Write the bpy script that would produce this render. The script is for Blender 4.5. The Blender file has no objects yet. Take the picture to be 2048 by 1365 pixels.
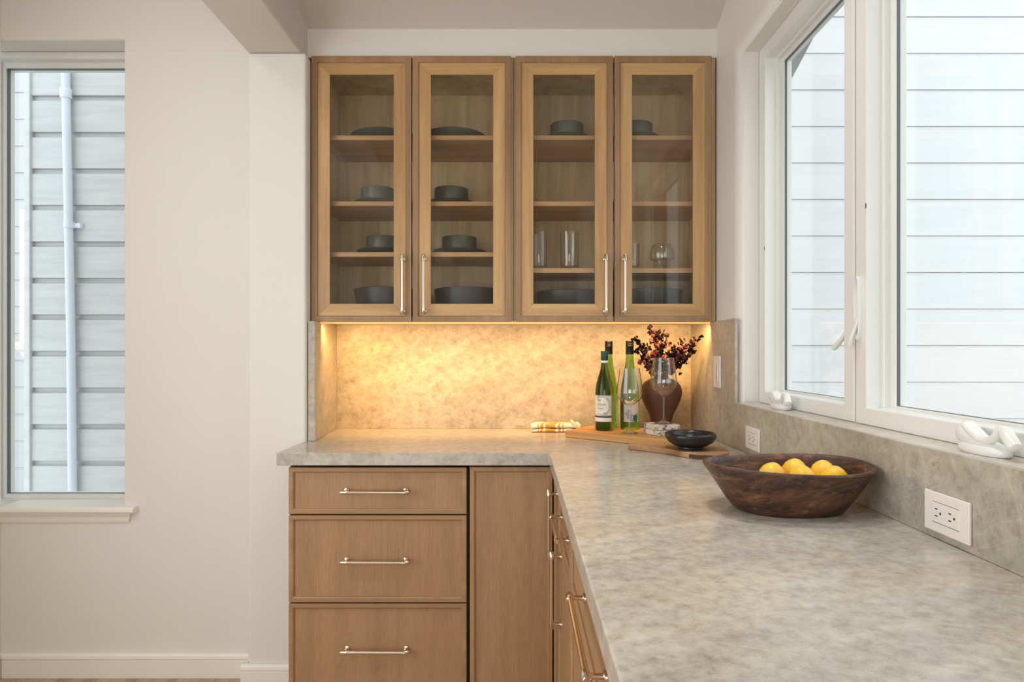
import bpy, bmesh, math, random
from mathutils import Vector, Matrix
from math import sin, cos, pi, radians

S = bpy.context.scene
COL = S.collection

# ------------------------------------------------------------------ camera
cam_d = bpy.data.cameras.new('camera')
cam = bpy.data.objects.new('camera', cam_d)
COL.objects.link(cam)
cam.location = (0, 0, 1.25)
cam.rotation_euler = (pi / 2, 0, 0)
cam_d.sensor_width = 36
cam_d.lens = 36 * 1250 / 2048
cam_d.shift_x = -0.00586
cam_d.shift_y = 0.0100
cam_d.clip_start = 0.02
S.camera = cam

# ------------------------------------------------------------------ world, lights, exposure
S.view_settings.view_transform = 'Standard'
S.view_settings.look = 'None'
S.view_settings.gamma = 1
S.view_settings.use_curve_mapping = False
S.view_settings.exposure = 0.0
S.cycles.max_bounces = 9
S.cycles.diffuse_bounces = 5
S.cycles.glossy_bounces = 5
S.cycles.transmission_bounces = 9
S.cycles.transparent_max_bounces = 16
S.cycles.caustics_reflective = False
S.cycles.caustics_refractive = False
S.cycles.sample_clamp_indirect = 5
S.cycles.use_denoising = True

W = bpy.data.worlds.new('sky')
S.world = W
W.use_nodes = True
bg = W.node_tree.nodes['Background']
bg.inputs[0].default_value = (0.93, 0.965, 1.0, 1)
bg.inputs[1].default_value = 2.12


def area(name, loc, rot, sx, sy, power, col, spread=180, parent=None):
    d = bpy.data.lights.new(name, 'AREA')
    d.shape = 'RECTANGLE'
    d.size = sx
    d.size_y = sy
    d.energy = power
    d.color = col
    d.spread = radians(spread)
    o = bpy.data.objects.new(name, d)
    COL.objects.link(o)
    o.location = loc
    o.rotation_euler = rot
    return o


# added fill lamps in unseen openings behind the camera and in the west wall
area('added_rear_fill', (-0.60, -3.40, 1.04), (radians(90), 0, 0), 2.4, 1.3, 24, (1.0, 0.985, 0.965))
area('added_west_fill', (-1.95, 0.0, 1.50), (0, radians(-90), 0), 1.7, 2.4, 22, (1.0, 0.985, 0.97))
# added unseen ceiling fill in the side room, then downlights over the worktop
for lx, ly, lz, p in ((-1.45, 0.9, 2.735, 7),):
    area('added_ceiling_fill', (lx, ly, lz), (0, 0, 0), 0.3, 0.3, p, (1.0, 0.95, 0.89))
for lx, ly, lz in ((0.30, 0.90, 3.05), (0.30, 1.60, 2.775), (0.30, -0.3, 3.28)):
    area('recessed_downlight', (lx, ly, lz), (0, 0, 0), 0.12, 0.12, 3.0, (1.0, 0.975, 0.94), 100)


# ------------------------------------------------------------------ helpers
def lin(r, g, b):
    def f(c):
        c /= 255.0
        return c / 12.92 if c <= 0.04045 else ((c + 0.055) / 1.055) ** 2.4
    return (f(r), f(g), f(b), 1)


ORG = {}


def org(o):
    return ORG.get(o.name, Vector((0, 0, 0))) if o is not None else Vector((0, 0, 0))


def link_mesh(name, me, parent=None):
    o = bpy.data.objects.new(name, me)
    COL.objects.link(o)
    if parent is not None:
        o.parent = parent
        ORG[o.name] = org(parent).copy()
    return o


def obj(name, bm, m, parent=None, local=False, smooth=False, bevel=0.0, seg=2, origin=None, sub=0):
    """one mesh object; vertices are given in world metres unless local"""
    sh = Vector((0, 0, 0))
    if not local:
        sh = org(parent) if parent is not None else Vector(origin or (0, 0, 0))
        for v in bm.verts:
            v.co -= sh
    bmesh.ops.recalc_face_normals(bm, faces=bm.faces)
    if smooth:
        for f in bm.faces:
            f.smooth = True
    me = bpy.data.meshes.new(name)
    bm.to_mesh(me)
    bm.free()
    for mm in (m if isinstance(m, (list, tuple)) else [m]):
        me.materials.append(mm)
    o = link_mesh(name, me, parent)
    if parent is None and not local and origin:
        o.location = origin
        ORG[o.name] = Vector(origin)
    if bevel:
        b = o.modifiers.new('bevel', 'BEVEL')
        b.width = bevel
        b.segments = seg
        b.limit_method = 'ANGLE'
        b.angle_limit = radians(40)
        b.harden_normals = False
    if sub:
        s = o.modifiers.new('sub', 'SUBSURF')
        s.levels = sub
        s.render_levels = sub
    if smooth and not sub:
        try:
            me.set_sharp_from_angle(angle=radians(50))
        except Exception:
            pass
    return o


def thing(name, label, cat, loc=(0, 0, 0), group=None, rz=0):
    o = bpy.data.objects.new(name, None)
    COL.objects.link(o)
    o.empty_display_size = 0.05
    o.location = loc
    o.rotation_euler = (0, 0, rz)
    ORG[o.name] = Vector(loc)
    tag(o, label, cat, group)
    return o


def tag(o, label, cat, group=None):
    o['label'] = label
    o['category'] = cat
    if group:
        o['group'] = group
    return o


def structure(o):
    o['kind'] = 'structure'
    return o


def copy_thing(root, loc, label, group=None, rz=None):
    r = root.copy()
    COL.objects.link(r)
    r.location = loc
    r['label'] = label
    if group:
        r['group'] = group
    if rz is not None:
        r.rotation_euler = (0, 0, rz)
    ORG[r.name] = Vector(loc)
    for ch in list(root.children):
        c = ch.copy()
        COL.objects.link(c)
        c.parent = r
        for g in list(ch.children):
            d = g.copy()
            COL.objects.link(d)
            d.parent = c
    return r


I4 = Matrix.Identity(4)


def box(bm, x0, x1, y0, y1, z0, z1, M=I4):
    vs = [bm.verts.new(M @ Vector(p)) for p in
          ((x0, y0, z0), (x1, y0, z0), (x1, y1, z0), (x0, y1, z0), (x0, y0, z1), (x1, y0, z1), (x1, y1, z1), (x0, y1, z1))]
    for f in ((0, 3, 2, 1), (4, 5, 6, 7), (0, 1, 5, 4), (1, 2, 6, 5), (2, 3, 7, 6), (3, 0, 4, 7)):
        bm.faces.new([vs[i] for i in f])
    return bm


def mkbox(*a, M=I4):
    return box(bmesh.new(), *a, M=M)


def prism(pts, lo, hi, axis='z', bm=None):
    """polygon extruded along an axis"""
    bm = bm or bmesh.new()

    def P(p, h):
        if axis == 'z':
            return (p[0], p[1], h)
        if axis == 'x':
            return (h, p[0], p[1])
        return (p[0], h, p[1])
    a = [bm.verts.new(P(p, lo)) for p in pts]
    b = [bm.verts.new(P(p, hi)) for p in pts]
    n = len(pts)
    bm.faces.new(a)
    bm.faces.new(b)
    for i in range(n):
        j = (i + 1) % n
        bm.faces.new((a[i], a[j], b[j], b[i]))
    return bm


def lathe(profile, seg=40, sx=1.0, sy=1.0, at=(0, 0, 0), bm=None, a0=0.0, a1=2 * pi):
    bm = bm or bmesh.new()
    full = abs(a1 - a0 - 2 * pi) < 1e-6
    n = seg if full else seg + 1
    rings = []
    for r, z in profile:
        if r <= 1e-7:
            rings.append([bm.verts.new((at[0], at[1], at[2] + z))])
        else:
            rings.append([bm.verts.new((at[0] + sx * r * cos(a0 + (a1 - a0) * i / seg),
                                        at[1] + sy * r * sin(a0 + (a1 - a0) * i / seg), at[2] + z)) for i in range(n)])
    for A, B in zip(rings[:-1], rings[1:]):
        for i in range(seg):
            j = (i + 1) % n if full else i + 1
            if len(A) == 1 and len(B) == 1:
                continue
            if len(A) == 1:
                bm.faces.new((A[0], B[i], B[j]))
            elif len(B) == 1:
                bm.faces.new((A[i], A[j], B[0]))
            else:
                bm.faces.new((A[i], A[j], B[j], B[i]))
    return bm


def tube(bm, pts, radii, seg=10, caps=True):
    pts = [Vector(p) for p in pts]
    if not isinstance(radii, (list, tuple)):
        radii = [radii] * len(pts)
    prev = None
    rings = []
    for i, p in enumerate(pts):
        t = (pts[min(i + 1, len(pts) - 1)] - pts[max(i - 1, 0)]).normalized()
        if prev is None:
            u = t.cross(Vector((0, 0, 1)))
            if u.length < 1e-3:
                u = t.cross(Vector((1, 0, 0)))
        else:
            u = prev - t * prev.dot(t)
        u.normalize()
        prev = u
        w = t.cross(u)
        rings.append([bm.verts.new(p + radii[i] * (u * cos(2 * pi * k / seg) + w * sin(2 * pi * k / seg))) for k in range(seg)])
    for A, B in zip(rings[:-1], rings[1:]):
        for k in range(seg):
            bm.faces.new((A[k], A[(k + 1) % seg], B[(k + 1) % seg], B[k]))
    if caps:
        bm.faces.new(rings[0])
        bm.faces.new(rings[-1])
    return bm


def ellipsoid(bm, c, r, M=None, u=16, v=10):
    mat = Matrix.Translation(c) @ (M or I4) @ Matrix.Diagonal((r[0], r[1], r[2], 1))
    bmesh.ops.create_uvsphere(bm, u_segments=u, v_segments=v, radius=1, matrix=mat)
    return bm


def ring(bm, rect, w, d0, d1, M, ch=0.0):
    """rectangular frame in (u, out, v): outer rect, width w (or 4 widths l,r,b,t), from depth d0 to d1; inner front edge chamfered by ch"""
    u0, u1, v0, v1 = rect
    wl, wr, wb, wt = w if isinstance(w, (list, tuple)) else (w,) * 4

    def loop(ins, d):
        l, r, b, t = ins
        return [bm.verts.new(M @ Vector(p)) for p in ((u0 + l, d, v0 + b), (u1 - r, d, v0 + b), (u1 - r, d, v1 - t), (u0 + l, d, v1 - t))]
    W4 = (wl, wr, wb, wt)
    Z4 = (0, 0, 0, 0)
    L = [loop(Z4, d0), loop(Z4, d1)]
    if ch:
        L.append(loop([x - ch for x in W4], d1))
        L.append(loop(W4, d1 - ch))
    else:
        L.append(loop(W4, d1))
    L.append(loop(W4, d0))
    n = len(L)
    for k in range(n):
        A, B = L[k], L[(k + 1) % n]
        for i in range(4):
            j = (i + 1) % 4
            bm.faces.new((A[i], A[j], B[j], B[i]))
    return bm


def mitred(bm, rect, w, d0, d1, M, side):
    """one mitred member (left, right, bottom, top) of a rectangular frame"""
    u0, u1, v0, v1 = rect
    q = {'left': ((u0, v0), (u0 + w, v0 + w), (u0 + w, v1 - w), (u0, v1)),
         'right': ((u1, v0), (u1, v1), (u1 - w, v1 - w), (u1 - w, v0 + w)),
         'bottom': ((u0, v0), (u1, v0), (u1 - w, v0 + w), (u0 + w, v0 + w)),
         'top': ((u0, v1), (u0 + w, v1 - w), (u1 - w, v1 - w), (u1, v1))}[side]
    a = [bm.verts.new(M @ Vector((p[0], d0, p[1]))) for p in q]
    b = [bm.verts.new(M @ Vector((p[0], d1, p[1]))) for p in q]
    bm.faces.new(a)
    bm.faces.new(b)
    for i in range(4):
        j = (i + 1) % 4
        bm.faces.new((a[i], a[j], b[j], b[i]))
    return bm


def wall_hole(plane, axis, us, vs, depth, r=0.02, skip_bottom=True, seg=5):
    """wall slab with a rectangular opening and bullnose room-side edges. us=(u0,h0,h1,u1), vs=(v0,g0,g1,v1); depth signed along axis"""
    bm = bmesh.new()

    def P(u, v, d):
        return (d, u, v) if axis == 'x' else (u, d, v)
    A = [[bm.verts.new(P(u, v, plane)) for v in vs] for u in us]
    B = [[bm.verts.new(P(u, v, plane + depth)) for v in vs] for u in us]
    for G in (A, B):
        for i in range(3):
            for j in range(3):
                if i == 1 and j == 1:
                    continue
                bm.faces.new((G[i][j], G[i + 1][j], G[i + 1][j + 1], G[i][j + 1]))
    for i in range(3):
        for j in (0, 3):
            bm.faces.new((A[i][j], A[i + 1][j], B[i + 1][j], B[i][j]))
            bm.faces.new((A[j][i], A[j][i + 1], B[j][i + 1], B[j][i]))
    hole = [(1, 1), (2, 1), (2, 2), (1, 2)]
    edges = []
    for k in range(4):
        p, q = hole[k], hole[(k + 1) % 4]
        a, b = A[p[0]][p[1]], A[q[0]][q[1]]
        bm.faces.new((a, b, B[q[0]][q[1]], B[p[0]][p[1]]))
        if not (skip_bottom and k == 0):
            edges.append(bm.edges.get((a, b)))
    bmesh.ops.recalc_face_normals(bm, faces=bm.faces)
    res = bmesh.ops.bevel(bm, geom=edges, offset=r, segments=seg, affect='EDGES', profile=0.5)
    for f in res['faces']:
        f.smooth = True
    return bm


# ------------------------------------------------------------------ materials
def mat(name, col=(0.8, 0.8, 0.8, 1), rough=0.5, metal=0.0, spec=0.5):
    m = bpy.data.materials.new(name)
    m.use_nodes = True
    b = m.node_tree.nodes['Principled BSDF']
    b.inputs['Base Color'].default_value = col
    b.inputs['Roughness'].default_value = rough
    b.inputs['Metallic'].default_value = metal
    b.inputs['Specular IOR Level'].default_value = spec
    return m


class N:
    """short-hand for node graphs"""

    def __init__(self, m):
        self.m = m
        self.t = m.node_tree
        self.b = m.node_tree.nodes['Principled BSDF']

    def n(self, kind, **kw):
        x = self.t.nodes.new('ShaderNode' + kind)
        for k, v in kw.items():
            setattr(x, k, v)
        return x

    def l(self, a, b):
        self.t.links.new(a, b)

    def coords(self, scale=(1, 1, 1), rot=(0, 0, 0), rand=False, kind='Object'):
        c = self.n('TexCoord')
        out = c.outputs[kind]
        if rand:
            oi = self.n('ObjectInfo')
            mu = self.n('Math', operation='MULTIPLY')
            mu.inputs[1].default_value = 37.0
            self.l(oi.outputs['Random'], mu.inputs[0])
            ad = self.n('VectorMath', operation='ADD')
            self.l(out, ad.inputs[0])
            self.l(mu.outputs[0], ad.inputs[1])
            out = ad.outputs[0]
        if rot != (0, 0, 0):
            mr = self.n('Mapping')
            mr.inputs['Rotation'].default_value = rot
            self.l(out, mr.inputs['Vector'])
            out = mr.outputs[0]
        mp = self.n('Mapping')
        mp.inputs['Scale'].default_value = scale
        self.l(out, mp.inputs['Vector'])
        return mp.outputs[0]

    def noise(self, vec, scale, detail=4, rough=0.55, dist=0.0):
        x = self.n('TexNoise')
        x.inputs['Scale'].default_value = scale
        x.inputs['Detail'].default_value = detail
        x.inputs['Roughness'].default_value = rough
        x.inputs['Distortion'].default_value = dist
        self.l(vec, x.inputs['Vector'])
        return x.outputs['Fac']

    def ramp(self, fac, stops):
        x = self.n('ValToRGB')
        e = x.color_ramp.elements
        while len(e) < len(stops):
            e.new(0.5)
        for i, (p, c) in enumerate(stops):
            e[i].position = p
            e[i].color = c
        self.l(fac, x.inputs[0])
        return x.outputs[0]

    def mix(self, fac, a, b, mode='MIX'):
        x = self.n('Mix', data_type='RGBA', blend_type=mode)
        if isinstance(fac, (int, float)):
            x.inputs[0].default_value = fac
        else:
            self.l(fac, x.inputs[0])
        for s, v in ((6, a), (7, b)):
            if isinstance(v, tuple):
                x.inputs[s].default_value = v
            else:
                self.l(v, x.inputs[s])
        return x.outputs[2]

    def bump(self, fac, strength=0.1, dist=0.01):
        x = self.n('Bump')
        x.inputs['Strength'].default_value = strength
        x.inputs['Distance'].default_value = dist
        self.l(fac, x.inputs['Height'])
        self.l(x.outputs[0], self.b.inputs['Normal'])


def g(v):
    return (v, v, v, 1)


def wood(name, dark, mid, light, grain='z', rough=0.42, fine=1.0, bump=0.06, figure=0.5):
    m = mat(name, mid, rough)
    k = N(m)
    a, b = 9.0, 1.3
    sc = {'z': (a, a, b * 0.35), 'x': (b * 0.35, a, a), 'y': (a, b * 0.35, a)}[grain]
    v = k.coords(sc, rand=True)
    n1 = k.noise(v, 1.6, 5, 0.6, 0.8)
    v2 = k.coords(tuple(s * 11 * fine for s in sc), rand=True)
    n2 = k.noise(v2, 1.7, 3, 0.6)
    c1 = k.ramp(n1, [(0.28, dark), (0.52, mid), (0.75, light)])
    c2 = k.ramp(n2, [(0.3, g(0.72)), (0.62, g(1.0))])
    c = k.mix(figure, c1, c2, 'MULTIPLY')
    k.l(c, k.b.inputs['Base Color'])
    k.bump(n2, bump, 0.002)
    return m


# architectural paint
M_wall = mat('wall_paint', lin(225, 222, 215), 0.6)
k = N(M_wall)
k.bump(k.noise(k.coords((1, 1, 1)), 160, 3), 0.03, 0.002)
M_ceil = mat('ceiling_paint', lin(208, 200, 192), 0.7)
M_trim = mat('trim_paint', lin(236, 232, 224), 0.35)
M_winwhite = mat('window_white', lin(226, 227, 223), 0.3)
M_seal = mat('grey_seal', lin(96, 102, 104), 0.5)
M_slit = mat('dark_slit', lin(40, 40, 42), 0.6)

M_oak_v = wood('oak_vertical', lin(158, 125, 90), lin(171, 134, 96), lin(178, 145, 108), 'z', 0.42, 2.2, 0.06, 0.75)
M_oak_h = wood('oak_horizontal', lin(155, 122, 87), lin(169, 132, 94), lin(178, 145, 107), 'x', 0.42, 2.0, 0.06, 0.75)
M_oak_hy = wood('oak_horizontal_side', lin(155, 122, 87), lin(169, 132, 94), lin(178, 145, 107), 'y', 0.42, 1.4, 0.06, 0.75)
M_up_v = wood('honey_wood_vertical', lin(164, 127, 84), lin(194, 155, 105), lin(212, 175, 124), 'z', 0.4, 0.8)
M_up_h = wood('honey_wood_horizontal', lin(164, 127, 84), lin(194, 155, 105), lin(212, 175, 124), 'x', 0.4, 0.8)
M_up_edge = wood('door_edge_wood', lin(136, 106, 76), lin(156, 123, 90), lin(174, 141, 107), 'z', 0.45, 1.0)
M_inner = wood('cabinet_plywood', lin(186, 160, 118), lin(222, 197, 154), lin(234, 212, 172), 'z', 0.5, 0.45, 0.02, 0.35)
M_shelf = wood('shelf_wood', lin(166, 128, 90), lin(196, 156, 114), lin(210, 172, 130), 'x', 0.45, 0.8)
M_gap = mat('dark_gap_wood', lin(70, 46, 28), 0.6)
M_floor = wood('floor_oak', lin(150, 122, 96), lin(186, 160, 132), lin(202, 178, 150), 'y', 0.45, 0.8)


def stone(name, rot, streak=(3.0, 16.0, 16.0), rough=0.22, spec=0.5, lum=1.0, hairs=1.0, tint=(1, 1, 1)):
    m = mat(name, lin(165, 150, 132), rough, 0.0, spec)
    k = N(m)
    iso = k.coords((1, 1, 1))
    v = k.coords(streak, rot)
    big = k.noise(k.coords(tuple(q * 0.36 for q in streak), rot), 1.0, 5, 0.6, 0.1)
    cloud = k.noise(v, 0.9, 6, 0.66, 0.0)
    mott = k.noise(iso, 36, 7, 0.74, 0.0)
    hs = tuple(q * (0.9 if q < 5 else 2.6) for q in streak)
    hair = k.noise(k.coords(hs, tuple(-0.8 * q for q in rot)), 1.5, 2, 0.5, 0.05)
    hair2 = k.noise(k.coords(hs, tuple(1.9 * q for q in rot)), 2.2, 2, 0.5, 0.05)
    base = k.ramp(cloud, [(0.30, lin(200 * lum, 196 * lum, 189 * lum)), (0.48, lin(214 * lum, 211 * lum, 205 * lum)), (0.68, lin(229 * lum, 227 * lum, 222 * lum))])
    warm = k.ramp(big, [(0.36, lin(224, 222, 220)), (0.50, lin(241, 238, 233)), (0.64, lin(246, 238, 226))])
    c = k.mix(0.85, base, warm, 'MULTIPLY')
    c2 = k.ramp(mott, [(0.30, lin(194, 187, 179)), (0.46, lin(230, 227, 222)), (0.60, lin(250, 249, 247))])
    c = k.mix(0.9, c, c2, 'MULTIPLY')
    for h_, a_, w_ in ((hair, 0.30, 0.014), (hair2, 0.26, 0.011)):   # pale hairline crystals: thin ridges of a noise
        rid = k.n('Math', operation='SUBTRACT')
        k.l(h_, rid.inputs[0])
        rid.inputs[1].default_value = 0.5
        ab = k.n('Math', operation='ABSOLUTE')
        k.l(rid.outputs[0], ab.inputs[0])
        vein = k.ramp(ab.outputs[0], [(0.0, g(a_ * hairs)), (w_, g(0.0))])
        c = k.mix(vein, c, lin(226, 219, 208))
    c = k.mix(1.0, c, tint + (1,), 'MULTIPLY')
    k.l(c, k.b.inputs['Base Color'])
    rr = k.n('MapRange')
    k.l(mott, rr.inputs[0])
    rr.inputs[3].default_value = rough * 0.85
    rr.inputs[4].default_value = rough * 1.2
    k.l(rr.outputs[0], k.b.inputs['Roughness'])
    return m


M_stone_top = stone('quartzite_worktop', (0, 0, radians(-24)), (3.4, 14, 14), 0.20, 0.5, 0.96, 0.6, (0.99, 0.995, 0.985))
M_stone_back = stone('quartzite_backsplash', (0, radians(28), 0), (1.8, 13, 13), 0.55, 0.15, 0.90, 0.5, (1, 0.98, 0.93))
M_ledge = stone('quartzite_ledge', (0, 0, 0.5), (8, 2.6, 8), 0.28)
M_stone_side = stone('quartzite_side', (radians(-35), 0, 0), (10, 3.4, 10), 0.36, 0.4, 0.92, 0.8, (1, 0.98, 0.90))

M_nickel = mat('polished_nickel', lin(220, 205, 187), 0.16, 1.0)
M_ceram = mat('grey_green_stoneware', lin(92, 94, 86), 0.35)
M_ceram_d = mat('charcoal_stoneware', lin(58, 57, 56), 0.4)
M_black = mat('black_glaze', lin(26, 26, 28), 0.28)
M_plastic = mat('white_plastic', lin(232, 226, 218), 0.35)


def thin_glass(name, tint=(1, 1, 1, 1), ior=1.45, boost=1.0, edge=False):
    """pane of clear glass: fresnel mix of clear see-through and mirror reflection"""
    m = bpy.data.materials.new(name)
    m.use_nodes = True
    t = m.node_tree
    t.nodes.clear()
    out = t.nodes.new('ShaderNodeOutputMaterial')
    tr = t.nodes.new('ShaderNodeBsdfTransparent')
    tr.inputs[0].default_value = tint
    gl = t.nodes.new('ShaderNodeBsdfGlossy')
    gl.inputs['Roughness'].default_value = 0.0
    fr = t.nodes.new('ShaderNodeFresnel')
    ge = t.nodes.new('ShaderNodeNewGeometry')
    mi = t.nodes.new('ShaderNodeMix')
    mi.inputs[2].default_value = ior
    mi.inputs[3].default_value = 1.0 / ior
    t.links.new(ge.outputs['Backfacing'], mi.inputs[0])
    t.links.new(mi.outputs[0], fr.inputs[0])
    mu = t.nodes.new('ShaderNodeMath')
    mu.operation = 'MULTIPLY'
    mu.inputs[1].default_value = boost
    mx = t.nodes.new('ShaderNodeMixShader')
    mu.use_clamp = True
    if edge:   # light crosses more glass where the wall is seen edge-on
        lw = t.nodes.new('ShaderNodeLayerWeight')
        lw.inputs[0].default_value = 0.25
        rc = t.nodes.new('ShaderNodeValToRGB')
        rc.color_ramp.elements[0].position = 0.35
        rc.color_ramp.elements[0].color = tint
        rc.color_ramp.elements[1].position = 0.95
        rc.color_ramp.elements[1].color = (0.64, 0.63, 0.60, 1)
        t.links.new(lw.outputs['Facing'], rc.inputs[0])
        t.links.new(rc.outputs[0], tr.inputs[0])
    t.links.new(fr.outputs[0], mu.inputs[0])
    t.links.new(mu.outputs[0], mx.inputs[0])
    t.links.new(tr.outputs[0], mx.inputs[1])
    t.links.new(gl.outputs[0], mx.inputs[2])
    t.links.new(mx.outputs[0], out.inputs[0])
    return m


M_pane = thin_glass('window_glass', (0.97, 0.985, 0.98, 1), 1.4)
M_cabglass = thin_glass('cabinet_glass', (0.97, 0.97, 0.95, 1), 1.5, 1.0)
M_wine = thin_glass('clear_stemware', (0.985, 0.985, 0.98, 1), 1.5, 1.5, True)
M_tumbler = thin_glass('clear_tumbler', (0.97, 0.97, 0.96, 1), 1.5, 1.8, True)


def bottle_glass(name, col):
    m = mat(name, col, 0.03)
    b = m.node_tree.nodes['Principled BSDF']
    b.inputs['Transmission Weight'].default_value = 1.0
    b.inputs['IOR'].default_value = 1.4
    return m


M_green_d = bottle_glass('dark_green_glass', (0.14, 0.20, 0.03, 1))
M_green_l = bottle_glass('bright_green_glass', (0.24, 0.50, 0.08, 1))

# ------------------------------------------------------------------ room shell
# floor with planks
fl = structure(obj('floor', mkbox(-2.1, 0.95, -3.5, 2.42, -0.08, -0.012), M_gap))
rnd = random.Random(4)
x = -2.05
while x < 0.9:
    y = -3.45 - rnd.random()
    while y < 2.40:
        y2 = min(y + 1.9, 2.40)
        obj('plank', mkbox(x + 0.001, min(x + 0.149, 0.9), max(y, -3.45) + 0.001, y2 - 0.001, -0.012, 0.0), M_floor, fl)
        y += 1.9
    x += 0.15

# left wall with the narrow tall window, its plane faces the camera
structure(obj('wall_left', wall_hole(2.40, 'y', (-2.50, -2.13, -1.515, -0.93), (-0.08, 0.630, 2.45, 2.95), 0.19, 0.012), M_wall))
structure(obj('wall_west', wall_hole(-1.985, 'x', (-3.5, -1.25, 1.25, 2.40), (-0.08, 0.60, 2.40, 2.95), -0.10, 0.01), M_wall))  # opening added out of view to let the west fill in
# pilaster and the dropped beam that runs on from it
structure(obj('wall_pilaster', prism([(-1.004, 2.75), (-1.004, 2.32), (-0.787, 2.32), (-0.80, 2.75)], 0.0, 2.361), M_wall, bevel=0.012, seg=4))
structure(obj('trim_beam', mkbox(-1.006, -0.806, -3.5, 2.75, 2.361, 3.55), M_ceil, bevel=0.008, seg=3))
structure(obj('wall_back', mkbox(-0.93, 0.80, 2.727, 2.86, -0.08, 3.0), M_wall))
structure(obj('wall_soffit', mkbox(-0.806, 0.760, 2.392, 2.727, 2.374, 2.75), M_wall))
structure(obj('wall_right', wall_hole(0.760, 'x', (-3.5, 0.66, 2.17, 2.86), (-0.08, 1.04, 2.29, 3.6), 0.17, 0.026), M_wall))
# ceilings: the alcove ceiling slopes up towards the camera, then runs level
structure(obj('ceiling', prism([(2.42, 2.4735), (0.30, 3.304), (-3.5, 3.304), (-3.5, 3.42), (0.30, 3.42), (2.42, 2.60)], -0.806, 0.95, 'x'), M_ceil))
structure(obj('ceiling_side', mkbox(-2.085, -1.006, -3.5, 2.45, 2.75, 2.85), M_ceil))
structure(obj('wall_rear', wall_hole(-3.45, 'y', (-2.1, -1.82, 0.62, 0.95), (-0.08, 0.38, 1.70, 3.6), -0.15, 0.01), M_wall))
# rear window added for light: plain sash with a muntin cross, out of view
rw = structure(obj('window_rear_added', ring(bmesh.new(), (-1.82, 0.62, 0.38, 1.70), 0.05, 3.52, 3.57, Matrix(((1, 0, 0, 0), (0, -1, 0, 0), (0, 0, 1, 0), (0, 0, 0, 1)))), M_winwhite))
obj('muntin', mkbox(-0.62, -0.58, -3.56, -3.53, 0.43, 1.65), M_winwhite, rw)


# baseboards
def baseboard(name, pts, x0, x1):
    return structure(obj(name, prism(pts, x0, x1, 'x'), M_trim, bevel=0.0015, seg=2))


def bb_profile(y, h):
    return [(y, 0.0), (y - 0.016, 0.0), (y - 0.016, h - 0.026), (y - 0.013, h - 0.023), (y - 0.020, h - 0.019), (y - 0.018, h - 0.008), (y - 0.010, h), (y, h)]


baseboard('baseboard_left', bb_profile(2.40, 0.094), -1.985, -1.006)
baseboard('baseboard_pilaster', bb_profile(2.32, 0.092), -1.024, -0.775)
structure(obj('baseboard_return', prism([(-1.004, 0), (-1.020, 0), (-1.020, 0.066), (-1.017, 0.069), (-1.024, 0.073), (-1.022, 0.084), (-1.014, 0.092), (-1.004, 0.092)], 2.3205, 2.384, 'y'), M_trim))
baseboard('baseboard_west', bb_profile(2.40, 0.094), -1.99, -1.985)
structure(obj('baseboard_side', mkbox(-1.985, -1.969, -3.4, 2.38, 0, 0.094), M_trim, bevel=0.004))

# ------------------------------------------------------------------ windows
MX = Matrix(((0, 1, 0, 0), (1, 0, 0, 0), (0, 0, 1, 0), (0, 0, 0, 1)))   # (u, out, v) -> x=out, y=u


def side_window(name, y0, y1):
    z0, z1 = 1.073, 2.29
    f = structure(obj(name, ring(bmesh.new(), (y0, y1, z0, z1), (0.048, 0.048, 0.041, 0.046), 0.905, 0.836, MX, 0.0), M_winwhite, bevel=0.003))
    # stepped stop just inside the frame
    obj('stop_bead', ring(bmesh.new(), (y0 + 0.046, y1 - 0.046, z0 + 0.036, z1 - 0.044), (0.012, 0.012, 0.006, 0.010), 0.905, 0.872, MX), M_winwhite, f, bevel=0.002)
    sr = (y0 + 0.052, y1 - 0.052, z0 + 0.036, z1 - 0.050)
    obj('sash', ring(bmesh.new(), sr, (0.026, 0.026, 0.012, 0.019), 0.915, 0.888, MX), M_winwhite, f, bevel=0.002)
    pr = (sr[0] + 0.022, sr[1] - 0.022, sr[2] + 0.010, sr[3] - 0.016)
    obj('seal', ring(bmesh.new(), pr, (0.0045, 0.0045, 0.003, 0.0045), 0.899, 0.891, MX), M_seal, f)
    obj('pane', mkbox(0.894, 0.898, pr[0] + 0.002, pr[1] - 0.002, pr[2] + 0.002, pr[3] - 0.002), M_pane, f)
    # small dark screen slots in the far jamb
    obj('screen_slot', mkbox(0.8352, 0.8364, y1 - 0.0470, y1 - 0.0448, 1.594, 1.606), M_slit, f)
    return f


win_far = side_window('window_1', 1.556, 2.166)
win_near = side_window('window_2', 0.865, 1.548)
# mullion cover between the two casements: a proud flat face with a step back beside it
structure(obj('trim_mullion', mkbox(0.858, 0.91, 1.546, 1.558, 1.073, 2.29), M_winwhite))
structure(obj('trim_near_jamb', mkbox(0.832, 0.91, 0.66, 0.866, 1.073, 2.29), M_winwhite))


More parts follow.
